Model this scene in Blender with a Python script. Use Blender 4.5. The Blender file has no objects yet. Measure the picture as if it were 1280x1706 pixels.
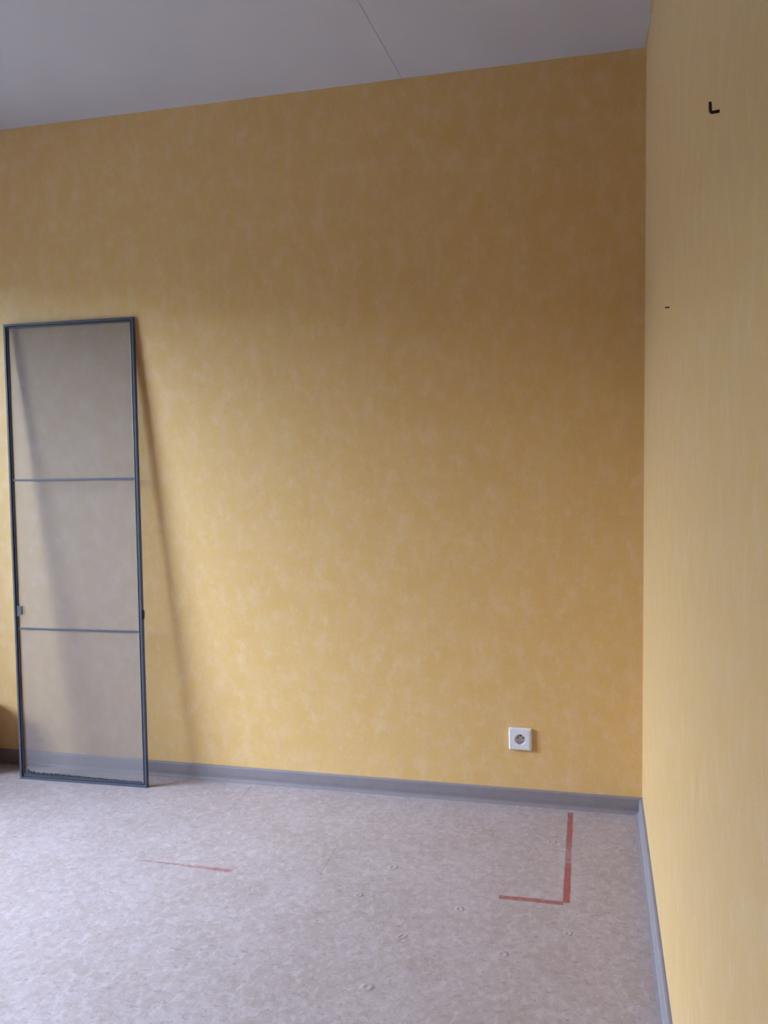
import bpy, bmesh, math, random
from mathutils import Vector, Matrix
random.seed(7)
C = bpy.context.scene
COL = C.collection
PI = math.pi

# ------------------------------------------------------------------ camera
cam_d = bpy.data.cameras.new('camera')
cam = bpy.data.objects.new('camera', cam_d)
COL.objects.link(cam)
cam_d.sensor_fit = 'HORIZONTAL'
cam_d.sensor_width = 36.0
cam_d.lens = 1397.52 / 1280 * 36.0
cam_d.clip_start = 0.02
yaw, pitch, roll = 0.24327, -0.10991, -0.02846
fwd = Vector((-math.sin(yaw)*math.cos(pitch), math.cos(yaw)*math.cos(pitch), math.sin(pitch)))
rt = Vector((math.cos(yaw), math.sin(yaw), 0))
up = rt.cross(fwd)
r2 = rt*math.cos(roll) + up*math.sin(roll)
u2 = up*math.cos(roll) - rt*math.sin(roll)
M = Matrix((( r2.x, u2.x, -fwd.x, -0.1706),
            ( r2.y, u2.y, -fwd.y, -2.8705),
            ( r2.z, u2.z, -fwd.z,  1.3711),
            ( 0, 0, 0, 1)))
cam.matrix_world = M
C.camera = cam

# ------------------------------------------------------------------ sky, exposure
XL, YF, H = -3.5, -4.8, 2.4959          # left wall, front wall (behind the camera), ceiling height
WIN_Y0, WIN_Y1, WIN_Z0, WIN_Z1 = -1.62, -0.48, 0.12, 2.09

world = bpy.data.worlds.new('overcast_sky')
C.world = world
world.use_nodes = True
wn, wl = world.node_tree.nodes, world.node_tree.links
wn.clear()
wo = wn.new('ShaderNodeOutputWorld')
bg = wn.new('ShaderNodeBackground')
tc = wn.new('ShaderNodeTexCoord')
sx = wn.new('ShaderNodeSeparateXYZ')
rp = wn.new('ShaderNodeValToRGB')
rp.color_ramp.elements[0].position = 0.0
rp.color_ramp.elements[0].color = (0.46, 0.56, 0.72, 1)
rp.color_ramp.elements[1].position = 1.0
rp.color_ramp.elements[1].color = (0.72, 0.86, 1.10, 1)
wl.new(tc.outputs['Generated'], sx.inputs[0])
wl.new(sx.outputs['Z'], rp.inputs[0])
wl.new(rp.outputs[0], bg.inputs['Color'])
bg.inputs['Strength'].default_value = 9.0
wl.new(bg.outputs[0], wo.inputs[0])

# portal in the window opening (guides sky sampling, gives no light of its own)
pl = bpy.data.lights.new('window_portal', 'AREA')
pl.shape = 'RECTANGLE'
pl.size = WIN_Y1 - WIN_Y0
pl.size_y = WIN_Z1 - WIN_Z0
pl.cycles.is_portal = True
po = bpy.data.objects.new('window_portal', pl)
COL.objects.link(po)
po.location = (XL - 0.07, (WIN_Y0+WIN_Y1)/2, (WIN_Z0+WIN_Z1)/2)
po.rotation_euler = (PI/2, 0, -PI/2)

C.view_settings.view_transform = 'Standard'
C.view_settings.look = 'None'
C.view_settings.gamma = 1.0
C.view_settings.use_curve_mapping = False
C.view_settings.exposure = 3.50
C.cycles.max_bounces = 16
C.cycles.diffuse_bounces = 10
C.cycles.transparent_max_bounces = 16

# ------------------------------------------------------------------ materials
def mat(name, color=(0.5, 0.5, 0.5), rough=0.5, metal=0.0, spec=0.5):
    m = bpy.data.materials.new(name)
    m.use_nodes = True
    b = m.node_tree.nodes['Principled BSDF']
    b.inputs['Base Color'].default_value = (*color, 1)
    b.inputs['Roughness'].default_value = rough
    b.inputs['Metallic'].default_value = metal
    b.inputs['Specular IOR Level'].default_value = spec
    return m

class NT:
    def __init__(s, m):
        s.n, s.l = m.node_tree.nodes, m.node_tree.links
        s.b = s.n['Principled BSDF']
        s.out = s.n['Material Output']
        s.pos = s.n.new('ShaderNodeNewGeometry').outputs['Position']
    def mapping(s, scale=(1, 1, 1), rot=(0, 0, 0), loc=(0, 0, 0), src=None):
        k = s.n.new('ShaderNodeMapping')
        k.inputs['Scale'].default_value = scale
        k.inputs['Rotation'].default_value = rot
        k.inputs['Location'].default_value = loc
        s.l.new(src or s.pos, k.inputs['Vector'])
        return k.outputs[0]
    def noise(s, scale, detail=2, rough=0.5, dist=0.0, vec=None):
        k = s.n.new('ShaderNodeTexNoise')
        k.inputs['Scale'].default_value = scale
        k.inputs['Detail'].default_value = detail
        k.inputs['Roughness'].default_value = rough
        k.inputs['Distortion'].default_value = dist
        s.l.new(vec or s.pos, k.inputs['Vector'])
        return k.outputs['Fac']
    def ramp(s, fac, stops):
        k = s.n.new('ShaderNodeValToRGB')
        e = k.color_ramp.elements
        while len(e) < len(stops): e.new(0.5)
        for q, (p, c) in zip(e, stops):
            q.position = p
            q.color = (*c, 1) if not isinstance(c, (int, float)) else (c, c, c, 1)
        s.l.new(fac, k.inputs[0])
        return k.outputs[0]
    def mix(s, fac, a, b, mode='MIX'):
        k = s.n.new('ShaderNodeMix')
        k.data_type = 'RGBA'
        k.blend_type = mode
        for sock, v in ((k.inputs[0], fac), (k.inputs[6], a), (k.inputs[7], b)):
            if isinstance(v, (int, float)): sock.default_value = v
            elif isinstance(v, tuple): sock.default_value = (*v, 1)
            else: s.l.new(v, sock)
        return k.outputs[2]
    def bump(s, h, strength=0.1, dist=0.001):
        k = s.n.new('ShaderNodeBump')
        k.inputs['Strength'].default_value = strength
        k.inputs['Distance'].default_value = dist
        s.l.new(h, k.inputs['Height'])
        s.l.new(k.outputs[0], s.b.inputs['Normal'])

def wallpaper_mat():
    m = mat('mottled_wallpaper', rough=0.5, spec=0.4)
    t = NT(m)
    t.b.inputs['Sheen Weight'].default_value = 0.25
    t.b.inputs['Sheen Roughness'].default_value = 0.5
    t.b.inputs['Sheen Tint'].default_value = (0.90, 0.93, 1.0, 1)
    ochre, yellow, pale = (0.66, 0.395, 0.145), (0.66, 0.425, 0.105), (0.70, 0.440, 0.200)
    big = t.noise(8.0, 6, 0.68)
    c = t.mix(t.ramp(big, [(0.34, 0.0), (0.68, 1.0)]), ochre, pale)
    mid = t.noise(30.0, 5, 0.68, 0.0, t.mapping((1, 1, 0.75), loc=(3, 1, 2)))
    c = t.mix(t.ramp(mid, [(0.46, 0.0), (0.66, 0.70)]), c, yellow)
    lite = t.noise(19.0, 6, 0.70, 0.0, t.mapping((1, 1, 0.7), loc=(9, 4, 7)))
    c = t.mix(t.ramp(lite, [(0.48, 0.0), (0.68, 0.70)]), c, (0.73, 0.50, 0.28))
    fine = t.noise(240.0, 3, 0.7)
    c = t.mix(0.26, c, t.ramp(fine, [(0.30, 0.35), (0.70, 1.0)]), 'MULTIPLY')
    t.l.new(c, t.b.inputs['Base Color'])
    t.bump(t.noise(420.0, 3, 0.6), 0.25, 0.0008)
    return m

def lino_mat():
    m = mat('marbled_linoleum', rough=0.48, spec=0.4)
    t = NT(m)
    a = t.noise(5.0, 4, 0.6, 0.3)
    c = t.mix(t.ramp(a, [(0.35, 0.0), (0.66, 1.0)]), (0.345, 0.275, 0.28), (0.40, 0.33, 0.35))
    b = t.noise(22.0, 5, 0.68, 0.4, t.mapping((1.0, 1.5, 1), rot=(0, 0, 0.5)))
    c = t.mix(t.ramp(b, [(0.46, 0.0), (0.68, 0.75)]), c, (0.315, 0.245, 0.225))
    l = t.noise(34.0, 5, 0.68, 0.5, t.mapping((1.4, 1.0, 1), rot=(0, 0, -0.4), loc=(5, 2, 0)))
    c = t.mix(t.ramp(l, [(0.48, 0.0), (0.68, 0.75)]), c, (0.455, 0.395, 0.425))
    s1 = t.noise(70.0, 4, 0.68, 0.9, t.mapping((0.8, 1.2, 1), rot=(0, 0, 0.6)))
    c = t.mix(t.ramp(s1, [(0.56, 0.0), (0.68, 0.55)]), c, (0.19, 0.15, 0.145))
    s2 = t.noise(82.0, 4, 0.68, 0.9, t.mapping((0.8, 1.2, 1), rot=(0, 0, -0.9), loc=(8, 3, 0)))
    c = t.mix(t.ramp(s2, [(0.57, 0.0), (0.69, 0.50)]), c, (0.20, 0.165, 0.165))
    g = t.noise(300.0, 2, 0.6)
    c = t.mix(0.30, c, t.ramp(g, [(0.30, 0.45), (0.70, 1.0)]), 'MULTIPLY')
    t.l.new(c, t.b.inputs['Base Color'])
    t.bump(t.noise(60.0, 3, 0.6), 0.12, 0.001)
    return m

def noisy(name, color, rough=0.5, scale=60, amt=0.12, metal=0.0, spec=0.5, bump=0.0):
    m = mat(name, color, rough, metal, spec)
    t = NT(m)
    d = tuple(v*(1-2*amt) for v in color)
    t.l.new(t.mix(t.ramp(t.noise(scale, 4, 0.6), [(0.3, 0.0), (0.7, 1.0)]), d, color), t.b.inputs['Base Color'])
    if bump: t.bump(t.noise(scale*4, 3, 0.6), bump, 0.001)
    return m

def veil(name, color, base, rough=0.6, fade=None, scale=90, lo=0.35, hi=0.7):
    """Colour left on a surface in patches: opacity from noise, and optionally along object X."""
    m = mat(name, color, rough)
    t = NT(m)
    a = t.ramp(t.noise(scale, 4, 0.7), [(lo, base[0]), (hi, base[1])])
    if fade:
        o = t.n.new('ShaderNodeTexCoord').outputs['Object']
        sp = t.n.new('ShaderNodeSeparateXYZ')
        t.l.new(o, sp.inputs[0])
        mr = t.n.new('ShaderNodeMapRange')
        mr.inputs['From Min'].default_value, mr.inputs['From Max'].default_value = fade[0], fade[1]
        t.l.new(sp.outputs['X'], mr.inputs['Value'])
        a = t.mix(1.0, a, t.ramp(mr.outputs[0], fade[2]), 'MULTIPLY')
    t.l.new(a, t.b.inputs['Alpha'])
    return m

M_paper = wallpaper_mat()
M_lino = lino_mat()
M_ceil = noisy('ceiling_paint', (0.48, 0.46, 0.52), 0.8, 5, 0.02, bump=0.05)
M_white = noisy('white_wall_paint', (0.66, 0.52, 0.30), 0.8, 5, 0.03)
M_skirt = noisy('grey_vinyl_skirting', (0.215, 0.185, 0.205), 0.5, 30, 0.05)
M_edge = noisy('bare_paper_edge', (0.74, 0.62, 0.43), 0.7, 40, 0.1)
M_torn = noisy('torn_paper_edge', (0.55, 0.43, 0.30), 0.7, 60, 0.15)
M_alu = noisy('slate_powder_coat', (0.060, 0.066, 0.098), 0.38, 40, 0.06)
M_bar = noisy('slate_bar_coat', (0.062, 0.064, 0.098), 0.4, 40, 0.06)
M_groove = noisy('dark_rubber_spline', (0.012, 0.013, 0.030), 0.6, 40, 0.1)
M_tab = noisy('grey_plastic', (0.075, 0.075, 0.10), 0.5, 40, 0.1)
M_black = noisy('black_plastic', (0.012, 0.010, 0.009), 0.45, 60, 0.1)
M_fluff = noisy('dusty_brush_pile', (0.045, 0.052, 0.075), 0.95, 80, 0.2)
M_plate = noisy('white_outlet_plastic', (0.66, 0.64, 0.70), 0.4, 20, 0.02)
M_hole = noisy('outlet_hole', (0.01, 0.01, 0.012), 0.6, 60, 0.1)
M_pin = noisy('steel_pin', (0.55, 0.54, 0.53), 0.3, 60, 0.1, metal=1.0)
M_frame = noisy('white_window_frame', (0.75, 0.75, 0.75), 0.4, 20, 0.02)
M_ground = noisy('outdoor_ground', (0.13, 0.14, 0.13), 0.9, 0.7, 0.2)
M_wood = noisy('brown_wood', (0.085, 0.040, 0.014), 0.5, 14, 0.25)
M_red1 = veil('red_tape_stain', (0.42, 0.10, 0.10), (0.40, 0.82), scale=70,
              fade=(0.0, 0.553, [(0.0, 0.70), (0.30, 0.80), (0.48, 0.34), (0.60, 0.38), (0.68, 0.95), (0.97, 1.0), (1.0, 0.6)]))
M_red2 = veil('faded_red_tape_stain', (0.42, 0.13, 0.13), (0.28, 0.66), scale=70)
M_red3 = veil('pale_red_tape_stain', (0.44, 0.17, 0.17), (0.08, 0.55), scale=60, lo=0.35, hi=0.72,
              fade=(0.0, 0.34, [(0.0, 0.10), (0.25, 0.55), (0.75, 0.8), (0.93, 1.0), (1.0, 0.3)]))
M_scuff = veil('floor_scuff', (0.24, 0.20, 0.17), (0.0, 0.16), scale=60)

def mesh_mat():
    m = mat('fly_mesh', (0.265, 0.235, 0.255), 0.8, spec=0.2)
    t = NT(m)
    t.b.inputs['Alpha'].default_value = 0.31      # the sheet has a front and a back
    return m
M_mesh = mesh_mat()

def glass_mat():
    m = bpy.data.materials.new('window_glass')
    m.use_nodes = True
    n, l = m.node_tree.nodes, m.node_tree.links
    n.clear()
    o = n.new('ShaderNodeOutputMaterial')
    mx = n.new('ShaderNodeMixShader')
    tr = n.new('ShaderNodeBsdfTransparent')
    tr.inputs[0].default_value = (0.94, 0.96, 0.95, 1)
    gl = n.new('ShaderNodeBsdfGlossy')
    gl.inputs['Roughness'].default_value = 0.02
    fr = n.new('ShaderNodeFresnel')
    fr.inputs['IOR'].default_value = 1.45
    l.new(fr.outputs[0], mx.inputs[0]); l.new(tr.outputs[0], mx.inputs[1]); l.new(gl.outputs[0], mx.inputs[2])
    l.new(mx.outputs[0], o.inputs[0])
    return m
M_glass = glass_mat()

# ------------------------------------------------------------------ mesh helpers
def add_box(bm, a, b):
    x0, y0, z0 = a; x1, y1, z1 = b
    v = [bm.verts.new(p) for p in ((x0,y0,z0),(x1,y0,z0),(x1,y1,z0),(x0,y1,z0),(x0,y0,z1),(x1,y0,z1),(x1,y1,z1),(x0,y1,z1))]
    for f in ((3,2,1,0),(4,5,6,7),(0,1,5,4),(1,2,6,5),(2,3,7,6),(3,0,4,7)):
        bm.faces.new([v[i] for i in f])
    return v

def add_tube(bm, pts, r, seg=10):
    """Round bar through the points, capped."""
    rings = []
    for i, p in enumerate(pts):
        p = Vector(p)
        d = (Vector(pts[min(i+1, len(pts)-1)]) - Vector(pts[max(i-1, 0)])).normalized()
        a = d.orthogonal().normalized() if i == 0 else (rings[-1][1] - d*rings[-1][1].dot(d)).normalized()
        b = d.cross(a)
        rr = r[i] if isinstance(r, (list, tuple)) else r
        rings.append(([bm.verts.new(p + a*rr*math.cos(2*PI*k/seg) + b*rr*math.sin(2*PI*k/seg)) for k in range(seg)], a))
    for (A, _), (B, _) in zip(rings, rings[1:]):
        for k in range(seg):
            bm.faces.new((A[k], A[(k+1) % seg], B[(k+1) % seg], B[k]))
    bm.faces.new(rings[0][0][::-1]); bm.faces.new(rings[-1][0])

def add_profile(bm, prof, starts, ends):
    """Closed profile swept straight between two lists of 3-D points (one per profile point)."""
    A = [bm.verts.new(p) for p in starts]
    B = [bm.verts.new(p) for p in ends]
    n = len(A)
    for k in range(n):
        bm.faces.new((A[k], A[(k+1) % n], B[(k+1) % n], B[k]))
    bm.faces.new(A[::-1]); bm.faces.new(B)

def obj(name, bm, m, parent=None, bevel=0.0, smooth=False, loc=None):
    bmesh.ops.recalc_face_normals(bm, faces=bm.faces)
    me = bpy.data.meshes.new(name)
    bm.to_mesh(me); bm.free()
    me.materials.append(m)
    if smooth:
        for p in me.polygons: p.use_smooth = True
    o = bpy.data.objects.new(name, me)
    COL.objects.link(o)
    if loc: o.location = loc
    if parent: o.parent = parent
    if bevel:
        k = o.modifiers.new('bevel', 'BEVEL')
        k.width = bevel; k.segments = 2; k.limit_method = 'ANGLE'
    return o

def tag(o, label, cat, group=None):
    o['label'] = label; o['category'] = cat
    if group: o['group'] = group
    return o

def thing(name, label, cat, loc=(0, 0, 0), rot=(0, 0, 0), group=None):
    o = bpy.data.objects.new(name, None)
    o.empty_display_size = 0.05
    COL.objects.link(o)
    o.location = loc; o.rotation_euler = rot
    return tag(o, label, cat, group)

def struct(name, bm, m, label=None, parent=None, **k):
    o = obj(name, bm, m, parent, **k)
    if parent is None:
        o['kind'] = 'structure'
    if label: o['label'] = label
    return o

def box_bm(a, b):
    bm = bmesh.new(); add_box(bm, a, b); return bm

# ------------------------------------------------------------------ the room
floor = struct('floor', box_bm((XL, YF, -0.10), (0, 0, 0)), M_lino, 'lavender beige marbled linoleum floor with small dents')
OX, OZ, OH = -0.4122, 0.2418, 0.024      # box for the socket, sunk in the back wall
bm = bmesh.new()
add_box(bm, (XL-0.10, 0, -0.10), (0.15, 0.02, OZ-OH))
add_box(bm, (XL-0.10, 0, OZ+OH), (0.15, 0.02, H+0.15))
add_box(bm, (XL-0.10, 0, OZ-OH), (OX-OH, 0.02, OZ+OH))
add_box(bm, (OX+OH, 0, OZ-OH), (0.15, 0.02, OZ+OH))
add_box(bm, (XL-0.10, 0.02, -0.10), (0.15, 0.15, H+0.15))
struct('wall_back', bm, M_paper, 'back wall in mottled ochre yellow wallpaper')
struct('wall_right', box_bm((0, YF-0.15, -0.10), (0.15, 0, H+0.15)), M_paper, 'right wall in the same mottled wallpaper, paler in the window light')
struct('wall_front', box_bm((XL-0.10, YF-0.15, -0.10), (0, YF, H+0.15)), M_paper, 'papered wall behind the camera')
bm = bmesh.new()
add_box(bm, (XL-0.10, YF, -0.10), (XL, 0, WIN_Z0))
add_box(bm, (XL-0.10, YF, WIN_Z1), (XL, 0, H+0.15))
add_box(bm, (XL-0.10, YF, WIN_Z0), (XL, WIN_Y0, WIN_Z1))
add_box(bm, (XL-0.10, WIN_Y1, WIN_Z0), (XL, 0, WIN_Z1))
struct('wall_left', bm, M_paper, 'papered wall that holds the window')

ceil = struct('ceiling', box_bm((XL, YF, H+0.0016), (0, 0, H+0.15)), M_ceil, 'pale ceiling of large flat boards with a thin joint')
edges = [0.0, -0.779, XL]
for x1, x0 in zip(edges, edges[1:]):
    a = x1 - (0.0009 if x1 < 0 else 0); b = x0 + (0.0009 if x0 > XL else 0)
    obj('panel', box_bm((b, YF, H), (a, 0, H+0.0016)), M_ceil, ceil, bevel=0.0006)

# window in the left wall
bm = bmesh.new()
fx0, fx1 = XL-0.09, XL-0.04
for a, b in (((fx0, WIN_Y0, WIN_Z0), (fx1, WIN_Y1, WIN_Z0+0.06)), ((fx0, WIN_Y0, WIN_Z1-0.06), (fx1, WIN_Y1, WIN_Z1)),
             ((fx0, WIN_Y0, WIN_Z0+0.06), (fx1, WIN_Y0+0.06, WIN_Z1-0.06)), ((fx0, WIN_Y1-0.06, WIN_Z0+0.06), (fx1, WIN_Y1, WIN_Z1-0.06))):
    add_box(bm, a, b)
win = struct('window_1', bm, M_frame, 'white framed window in the left wall')
obj('pane', box_bm((XL-0.067, WIN_Y0+0.055, WIN_Z0+0.055), (XL-0.063, WIN_Y1-0.055, WIN_Z1-0.055)), M_glass, win)
obj('window_sill', box_bm((XL-0.04, WIN_Y0-0.03, WIN_Z0-0.025), (XL+0.06, WIN_Y1+0.03, WIN_Z0)), M_frame, win, bevel=0.004)

# ground outside
bm = bmesh.new()
add_box(bm, (-60, -60, -0.75), (XL-0.10, 60, -0.6))
struct('ground', bm, M_ground, 'ground outside the window')

# unseen hedge-shaped blocker, added to cut low sky light at the window
bm = bmesh.new()
hr = random.Random(5)
prev = None
for i in range(61):
    y = -30 + i
    w, h = 0.9 + hr.uniform(-.15, .15), 3.05 + hr.uniform(-.25, .25)
    ring = [bm.verts.new(p) for p in ((XL-12-w, y, -0.62), (XL-12-w*1.05, y, h*0.6), (XL-12-w*0.6, y, h), (XL-12+w*0.6, y, h+0.05), (XL-12+w*1.05, y, h*0.6), (XL-12+w, y, -0.62))]
    if prev:
        for j in range(6): bm.faces.new((prev[j], prev[(j+1) % 6], ring[(j+1) % 6], ring[j]))
    else: bm.faces.new(ring[::-1])
    prev = ring
bm.faces.new(prev)
struct('sky_blocker', bm, noisy('sky_blocker_green', (0.05, 0.075, 0.035), 0.9, 9, 0.3), 'unseen green hedge-shaped blocker, added outside to hold back the low sky')

# ------------------------------------------------------------------ skirtings
def skirting(name, height, toe, top, wall, label):
    prof = [(0, 0), (toe, 0), (toe, 0.002), (toe*0.70, 0.005), (toe*0.52, 0.012), (top, 0.026),
            (top*0.92, height-0.006), (top*0.70, height-0.0015), (top*0.35, height), (0, height)]
    bm = bmesh.new()
    if wall == 'back':
        add_profile(bm, prof, [(XL, -d, z) for d, z in prof], [(0, -d, z) for d, z in prof])
    elif wall == 'right':
        add_profile(bm, prof, [(-d, -0.004, z) for d, z in prof], [(-d, YF, z) for d, z in prof])
    else:
        add_profile(bm, prof, [(XL+d, YF, z) for d, z in prof], [(XL+d, 0, z) for d, z in prof])
    return struct(name, bm, M_skirt, label)
skirting('baseboard_back', 0.0595, 0.0125, 0.0075, 'back', 'grey vinyl skirting along the back wall')
skirting('baseboard_right', 0.0560, 0.023, 0.012, 'right', 'grey vinyl skirting along the right wall, bluish in the window light')
skirting('baseboard_left', 0.0595, 0.017, 0.008, 'left', 'grey vinyl skirting under the window wall')

# paper edges: a thin cut edge up the corner and torn edges along the ceiling
def ragged(name, n, fn, m, label):
    bm = bmesh.new()
    rows = [[bm.verts.new(p) for p in fn(i/n)] for i in range(n+1)]
    for A, B in zip(rows, rows[1:]):
        k = len(A)
        for j in range(k):
            bm.faces.new((A[j], A[(j+1) % k], B[(j+1) % k], B[j]))
    bm.faces.new(rows[0][::-1]); bm.faces.new(rows[-1])
    return struct(name, bm, m, label)
rc = random.Random(3)
def corner_row(t):
    z = 0.060 + (H-0.060)*t
    w = 0.0022 + 0.0012*rc.random()
    return [(0, -w, z), (-0.0011, -w, z), (-0.0011, 0, z), (0, 0, z)]
ragged('trim_1', 120, corner_row, M_edge, 'thin pale paper edge up the corner of the room')
def ceil_row(t):
    y = -0.003 - 2.3*t
    w = 0.004 + 0.003*math.sin(t*61) + 0.004*rc.random()
    return [(0, y, H-0.0002), (-w, y, H-0.0002), (-w, y, H-0.0010), (0, y, H-0.0016)]
ragged('trim_2', 170, ceil_row, M_torn, 'torn paper edge between the right wall and the ceiling')

# ------------------------------------------------------------------ floor details
def dent(x, y, rx, ry, h, rot):
    """Small dent with a raised lip, as a heavy foot leaves in linoleum."""
    bm = bmesh.new()
    seg = 16
    prof = [(0.14, 0.04), (0.30, 0.20), (0.46, 1.0), (0.62, 0.85), (0.80, 0.40), (1.0, -0.05)]
    rx, ry, h = rx*1.7, ry*1.7, h*0.5
    top = bm.verts.new((0, 0, h*0.05))
    prev = None
    for a, q in prof:
        ring = []
        for k in range(seg):
            th = 2*PI*k/seg
            f = 0.85 + 0.15*math.cos(th - 0.6)
            ring.append(bm.verts.new((rx*a*math.cos(th), ry*a*math.sin(th), h*q*(f if q > 0 else 1))))
        for k in range(seg):
            if prev: bm.faces.new((prev[k], ring[k], ring[(k+1) % seg], prev[(k+1) % seg]))
            else: bm.faces.new((top, ring[k], ring[(k+1) % seg]))
        prev = ring
    o = obj('dent', bm, M_lino, floor, smooth=True, loc=(x, y, 0))
    o.rotation_euler = (0, 0, rot)
for x, y, rx, ry, h, rot in ((-0.8268, -0.6621, .009, .008, .0040, .2), (-0.5293, -0.6770, .008, .010, .004, .6),
                             (-0.6610, -0.8292, .014, .007, .003, .9), (-0.2935, -0.2500, .011, .008, .004, .1),
                             (-0.7634, -0.4962, .009, .012, .003, -.5), (-0.7001, -1.0433, .012, .010, .0035, .4),
                             (-0.3910, -0.8521, .010, .009, .003, 0.0), (-0.2300, -0.7300, .008, .008, .003, .3)):
    dent(x, y, rx, ry, h, rot)

def strip_bm(length, w0, w1, h, n=24, rag=0.0006, seed=1):
    """Thin mark along local X with slightly ragged sides."""
    r = random.Random(seed)
    bm = bmesh.new()
    rows = []
    for i in range(n+1):
        t = i/n
        w = (w0 + (w1-w0)*t)/2
        a, b = -w + r.uniform(-rag, rag), w + r.uniform(-rag, rag)
        x = length*t
        rows.append([bm.verts.new(p) for p in ((x, a, 0), (x, b, 0), (x, b, h), (x, a, h))])
    for A, B in zip(rows, rows[1:]):
        for j in range(4):
            bm.faces.new((A[j], A[(j+1) % 4], B[(j+1) % 4], B[j]))
    bm.faces.new(rows[0][::-1]); bm.faces.new(rows[-1])
    return bm

t = thing('floor_mark', 'red L-shaped tape stain on the floor near the right corner', 'floor mark', (-0.2395, -0.5880, 0.0002))
o = obj('long_stroke', strip_bm(0.553, 0.0170, 0.0185, 0.0003, 30, seed=2), M_red1, t)
o.location = (-0.0005, 0.553, 0); o.rotation_euler = (0, 0, -PI/2)
o = obj('short_stroke', strip_bm(0.180, 0.0165, 0.0190, 0.0003, 14, seed=3), M_red2, t)
o.location = (-0.188, -0.006, 0); o.rotation_euler = (0, 0, 0.012)
o['label'] = 'paler short stroke'
o = obj('floor_mark', strip_bm(0.340, 0.004, 0.0185, 0.0003, 20, seed=4), M_red3, loc=(-1.585, -0.6065, 0.0002))
o.rotation_euler = (0, 0, -0.012)
tag(o, 'faint faded red tape line on the open floor in front of the screen', 'floor mark')

for x, y0, y1, w in ((-1.4245, -0.245, -0.050, .005), (-0.971, -0.580, -0.395, .006)):
    o = obj('scuff', strip_bm(y1-y0, w*0.5, w, 0.0002, 16, 0.0015, seed=int(-x*100)), M_scuff, floor, loc=(x, y0, 0.0001))
    o.rotation_euler = (0, 0, PI/2)

# ------------------------------------------------------------------ insect screen leaning on the back wall
W, L, T = 0.548, 1.779, 0.015
lean = math.radians(3.5)
scr = thing('insect_screen', 'tall slate grey framed insect screen leaning against the yellow back wall', 'screen',
            (-2.3635, -0.1330, 0.0), (-lean, 0, 0.0265))
FA = 0.0090                                   # width of the face bar
# profiles: u inward from the outer edge, v depth from the front
P_face = [(0.0, 0.001), (0.001, 0.0), (FA-0.001, 0.0), (FA, 0.001), (FA, T), (0.0, T)]
P_groove = [(FA, 0.0055), (FA+0.0046, 0.0055), (FA+0.0046, T-0.001), (FA, T-0.001)]
P_lip = [(FA+0.0046, 0.0022), (FA+0.0064, 0.0026), (FA+0.0064, T-0.001), (FA+0.0046, T-0.001)]
def member(bm, side, prof):
    S, E = [], []
    for u, v in prof:
        if side == 'bottom': S.append((u, v, u)); E.append((W-u, v, u))
        if side == 'top':    S.append((u, v, L-u)); E.append((W-u, v, L-u))
        if side == 'left':   S.append((u, v, u)); E.append((u, v, L-u))
        if side == 'right':  S.append((W-u, v, u)); E.append((W-u, v, L-u))
    add_profile(bm, prof, S, E)
for side, nm in (('left', 'stile'), ('right', 'stile'), ('top', 'rail'), ('bottom', 'rail')):
    bm = bmesh.new(); member(bm, side, P_face)
    f = obj(nm, bm, M_alu, scr)
    bm = bmesh.new(); member(bm, side, P_groove)
    obj('spline', bm, M_groove, f)
    bm = bmesh.new(); member(bm, side, P_lip)
    obj('inner_lip', bm, M_bar, f)
I = FA+0.006
for z in (0.599, 1.179):
    bm = bmesh.new()
    add_box(bm, (I, 0.0035, z-0.0043), (W-I, 0.0078, z+0.0043))
    obj('crossbar', bm, M_bar, scr, bevel=0.0012)
bm = bmesh.new()
add_box(bm, (I, 0.0086, I), (W-I, 0.0090, L-I))
obj('mesh_screen', bm, M_mesh, scr)
# pull tab on the left stile (ribbed) and its twin edge-on at the right
def tab_bm(sgn):
    bm = bmesh.new()
    x0 = 0
    pts = [(0, -0.024), (0.013*sgn, -0.019), (0.022*sgn, -0.015), (0.0225*sgn, 0.013), (0.021*sgn, 0.019), (0.014*sgn, 0.015), (0, 0.020)]
    add_profile(bm, pts, [(x, 0.0, z) for x, z in pts], [(x, 0.005, z) for x, z in pts])
    return bm
o = obj('pull_tab', tab_bm(1), M_tab, scr, loc=(FA+0.003, 0.0025, 0.670))
bm = bmesh.new()
for k in range(4): add_box(bm, (0.009, -0.0012, -0.012+k*0.007), (0.0205, 0.0004, -0.009+k*0.007))
obj('grip_rib', bm, M_tab, o)
bm = bmesh.new()
pts = [(0, -0.019), (0.0035, -0.016), (0.0045, 0.006), (0.0035, 0.014), (0, 0.019)]
add_profile(bm, pts, [(x, 0.003, z) for x, z in pts], [(x, 0.014, z) for x, z in pts])
obj('side_latch', bm, M_black, scr, loc=(W, 0, 0.664))
bm = bmesh.new()
pts = [(0, -0.007), (-0.005, -0.004), (-0.004, 0.004), (0, 0.008)]
add_profile(bm, pts, [(x, 0.004, z) for x, z in pts], [(x, 0.008, z) for x, z in pts])
obj('pull_tab', bm, M_tab, scr, loc=(W-FA-0.004, 0, 0.662))
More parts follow.
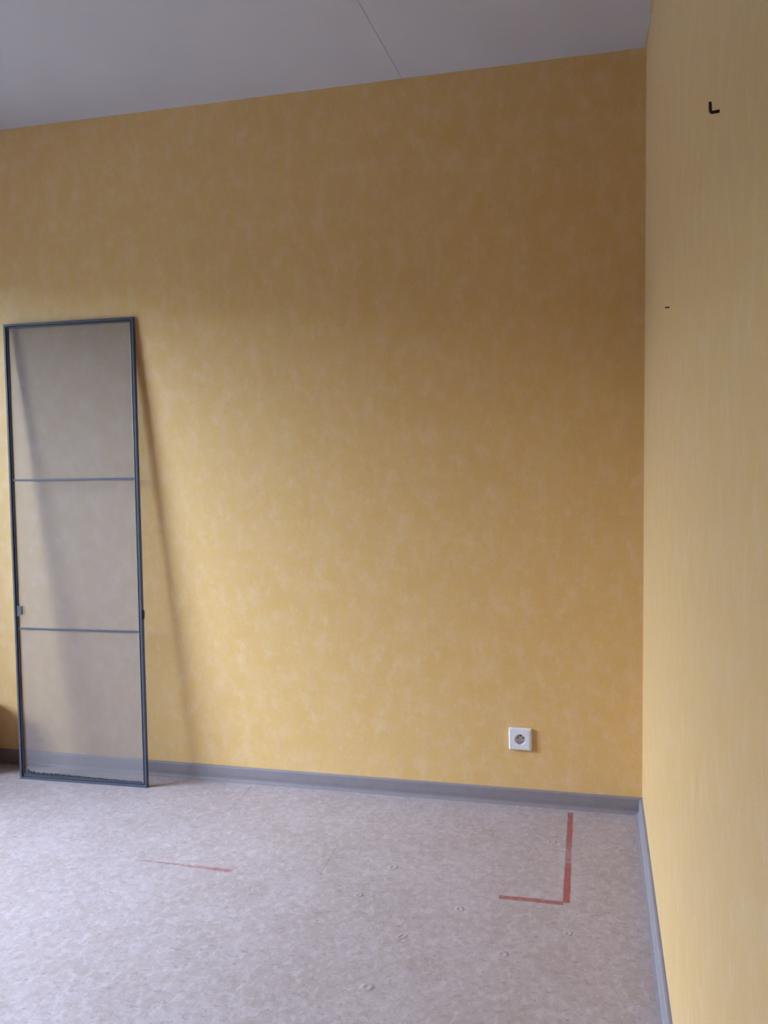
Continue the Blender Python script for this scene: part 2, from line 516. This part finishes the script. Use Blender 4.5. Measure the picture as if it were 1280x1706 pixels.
# worn brush along the bottom rail
bm = bmesh.new()
rb = random.Random(11)
x = I
while x < W-I:
    f = (x-I)/(W-2*I)
    h = (0.010*(1-f)**1.3 + 0.0055)*rb.uniform(0.5, 1.15)
    if 0.030 < x < 0.036: h += 0.010
    d = rb.uniform(-0.0015, 0.0015)
    w = rb.uniform(0.002, 0.0045)
    b = [bm.verts.new(p) for p in ((x-w/2, 0.0040, I), (x+w/2, 0.0040, I), (x+w/2, 0.0082, I), (x-w/2, 0.0082, I))]
    tp = [bm.verts.new(p) for p in ((x-w/3+d, 0.0050, I+h), (x+w/3+d, 0.0050, I+h*0.9), (x+w/3+d, 0.0078, I+h*0.9), (x-w/3+d, 0.0078, I+h))]
    for j in range(4): bm.faces.new((b[j], b[(j+1) % 4], tp[(j+1) % 4], tp[j]))
    bm.faces.new(tp)
    x += w*0.75
o = obj('brush_pile', bm, M_fluff, scr)
o['kind'] = 'stuff'

# ------------------------------------------------------------------ wall outlet
out = thing('wall_outlet', 'white square wall socket with round recess on the yellow back wall', 'socket', (-0.4122, 0, 0.2418))
S = 0.0395
def plate_bm():
    """Rounded square plate with a round hole; local X right, Z up, Y towards the wall."""
    bm = bmesh.new()
    n = 48
    def ring(r, y, kind):
        vs = []
        for k in range(n):
            a = 2*PI*k/n
            c, s = math.cos(a), math.sin(a)
            if kind == 'sq':
                p = 36.0
                q = r/((abs(c)**p + abs(s)**p)**(1/p))
                vs.append(bm.verts.new((c*q, y, s*q)))
            else:
                vs.append(bm.verts.new((c*r, y, s*r)))
        return vs
    R = [ring(S, 0.0, 'sq'), ring(S, -0.0060, 'sq'), ring(S-0.0016, -0.0085, 'sq'), ring(S-0.0050, -0.0095, 'sq'), ring(0.0330, -0.0097, 'sq'),
         ring(0.0325, -0.0088, 'sq'), ring(0.0318, -0.0088, 'sq'), ring(0.0312, -0.0098, 'sq'), ring(0.0190, -0.0098, 'c'), ring(0.0183, -0.0092, 'c'), ring(0.0180, 0.0070, 'c')]
    for A, B in zip(R, R[1:]):
        for k in range(n): bm.faces.new((A[k], A[(k+1) % n], B[(k+1) % n], B[k]))
    return bm
obj('plate', plate_bm(), M_plate, out)
bm = bmesh.new()
add_tube(bm, [(0, 0.0070, 0), (0, 0.0050, 0)], 0.0181, 32)
well = obj('recess', bm, M_plate, out)
for px in (-0.0092, 0.0092):
    bm = bmesh.new(); add_tube(bm, [(0, 0.0055, 0), (0, 0.0046, 0)], 0.0031, 16)
    obj('hole', bm, M_hole, well, loc=(px, 0, 0.0015))
bm = bmesh.new(); add_tube(bm, [(0, 0.0055, 0), (0, 0.0046, 0)], 0.0030, 16)
add_box(bm, (-0.0030, 0.0046, 0.0), (0.0030, 0.0055, 0.0045))
obj('pin_slot', bm, M_hole, well, loc=(0, 0, 0.0080))
bm = bmesh.new(); add_tube(bm, [(0, 0.0052, 0), (0, -0.0062, 0), (0, -0.0080, 0)], [0.0022, 0.0022, 0.0010], 14)
obj('earth_pin', bm, M_pin, well, loc=(0, 0, 0.0080), smooth=True)

# ------------------------------------------------------------------ hook and nail in the right wall
bm = bmesh.new()
pts = [(0.004, 0, 0.0012), (-0.0075, 0, 0.0002)]
for k in range(7):
    a = PI/2*k/6
    pts.append((-0.0085-0.0032*math.sin(a), 0, 0.0032-0.0032*math.cos(a)))
pts += [(-0.0120, 0, 0.009), (-0.0123, 0, 0.0140)]
add_tube(bm, pts, [0.0022]*(len(pts)-1)+[0.0020], 10)
o = obj('screw_hook', bm, M_black, loc=(0, -1.600, 1.7738), smooth=True)
tag(o, 'small black L-shaped screw hook high on the right wall', 'hook')
bm = bmesh.new()
add_tube(bm, [(0.004, 0, 0), (-0.0080, 0, 0), (-0.0082, 0, 0), (-0.0094, 0, 0)], [0.0015, 0.0015, 0.0024, 0.0022], 10)
o = obj('nail', bm, M_black, loc=(0, -0.870, 1.6006))
tag(o, 'tiny dark nail in the right wall, lower and nearer the corner than the hook', 'nail')

# ------------------------------------------------------------------ low wooden box, added out of view to cast the left corner shadow
box = thing('corner_shade_box', 'unseen low brown wooden box against the back wall, added left of the insect screen to shade the corner', 'box', (-2.772, -0.090, 0))
bw, bd, bh, bt = 0.42, 0.135, 0.26, 0.014
obj('side_panel', box_bm((bw/2-bt, -bd/2, 0), (bw/2, bd/2, bh)), M_wood, box, bevel=0.0015)
obj('side_panel', box_bm((-bw/2, -bd/2, 0), (-bw/2+bt, bd/2, bh)), M_wood, box, bevel=0.0015)
obj('front_panel', box_bm((-bw/2+bt, -bd/2, 0), (bw/2-bt, -bd/2+bt, bh)), M_wood, box, bevel=0.0015)
obj('back_panel', box_bm((-bw/2+bt, bd/2-bt, 0), (bw/2-bt, bd/2, bh)), M_wood, box, bevel=0.0015)
obj('base_panel', box_bm((-bw/2+bt, -bd/2+bt, 0.004), (bw/2-bt, bd/2-bt, 0.004+bt)), M_wood, box)
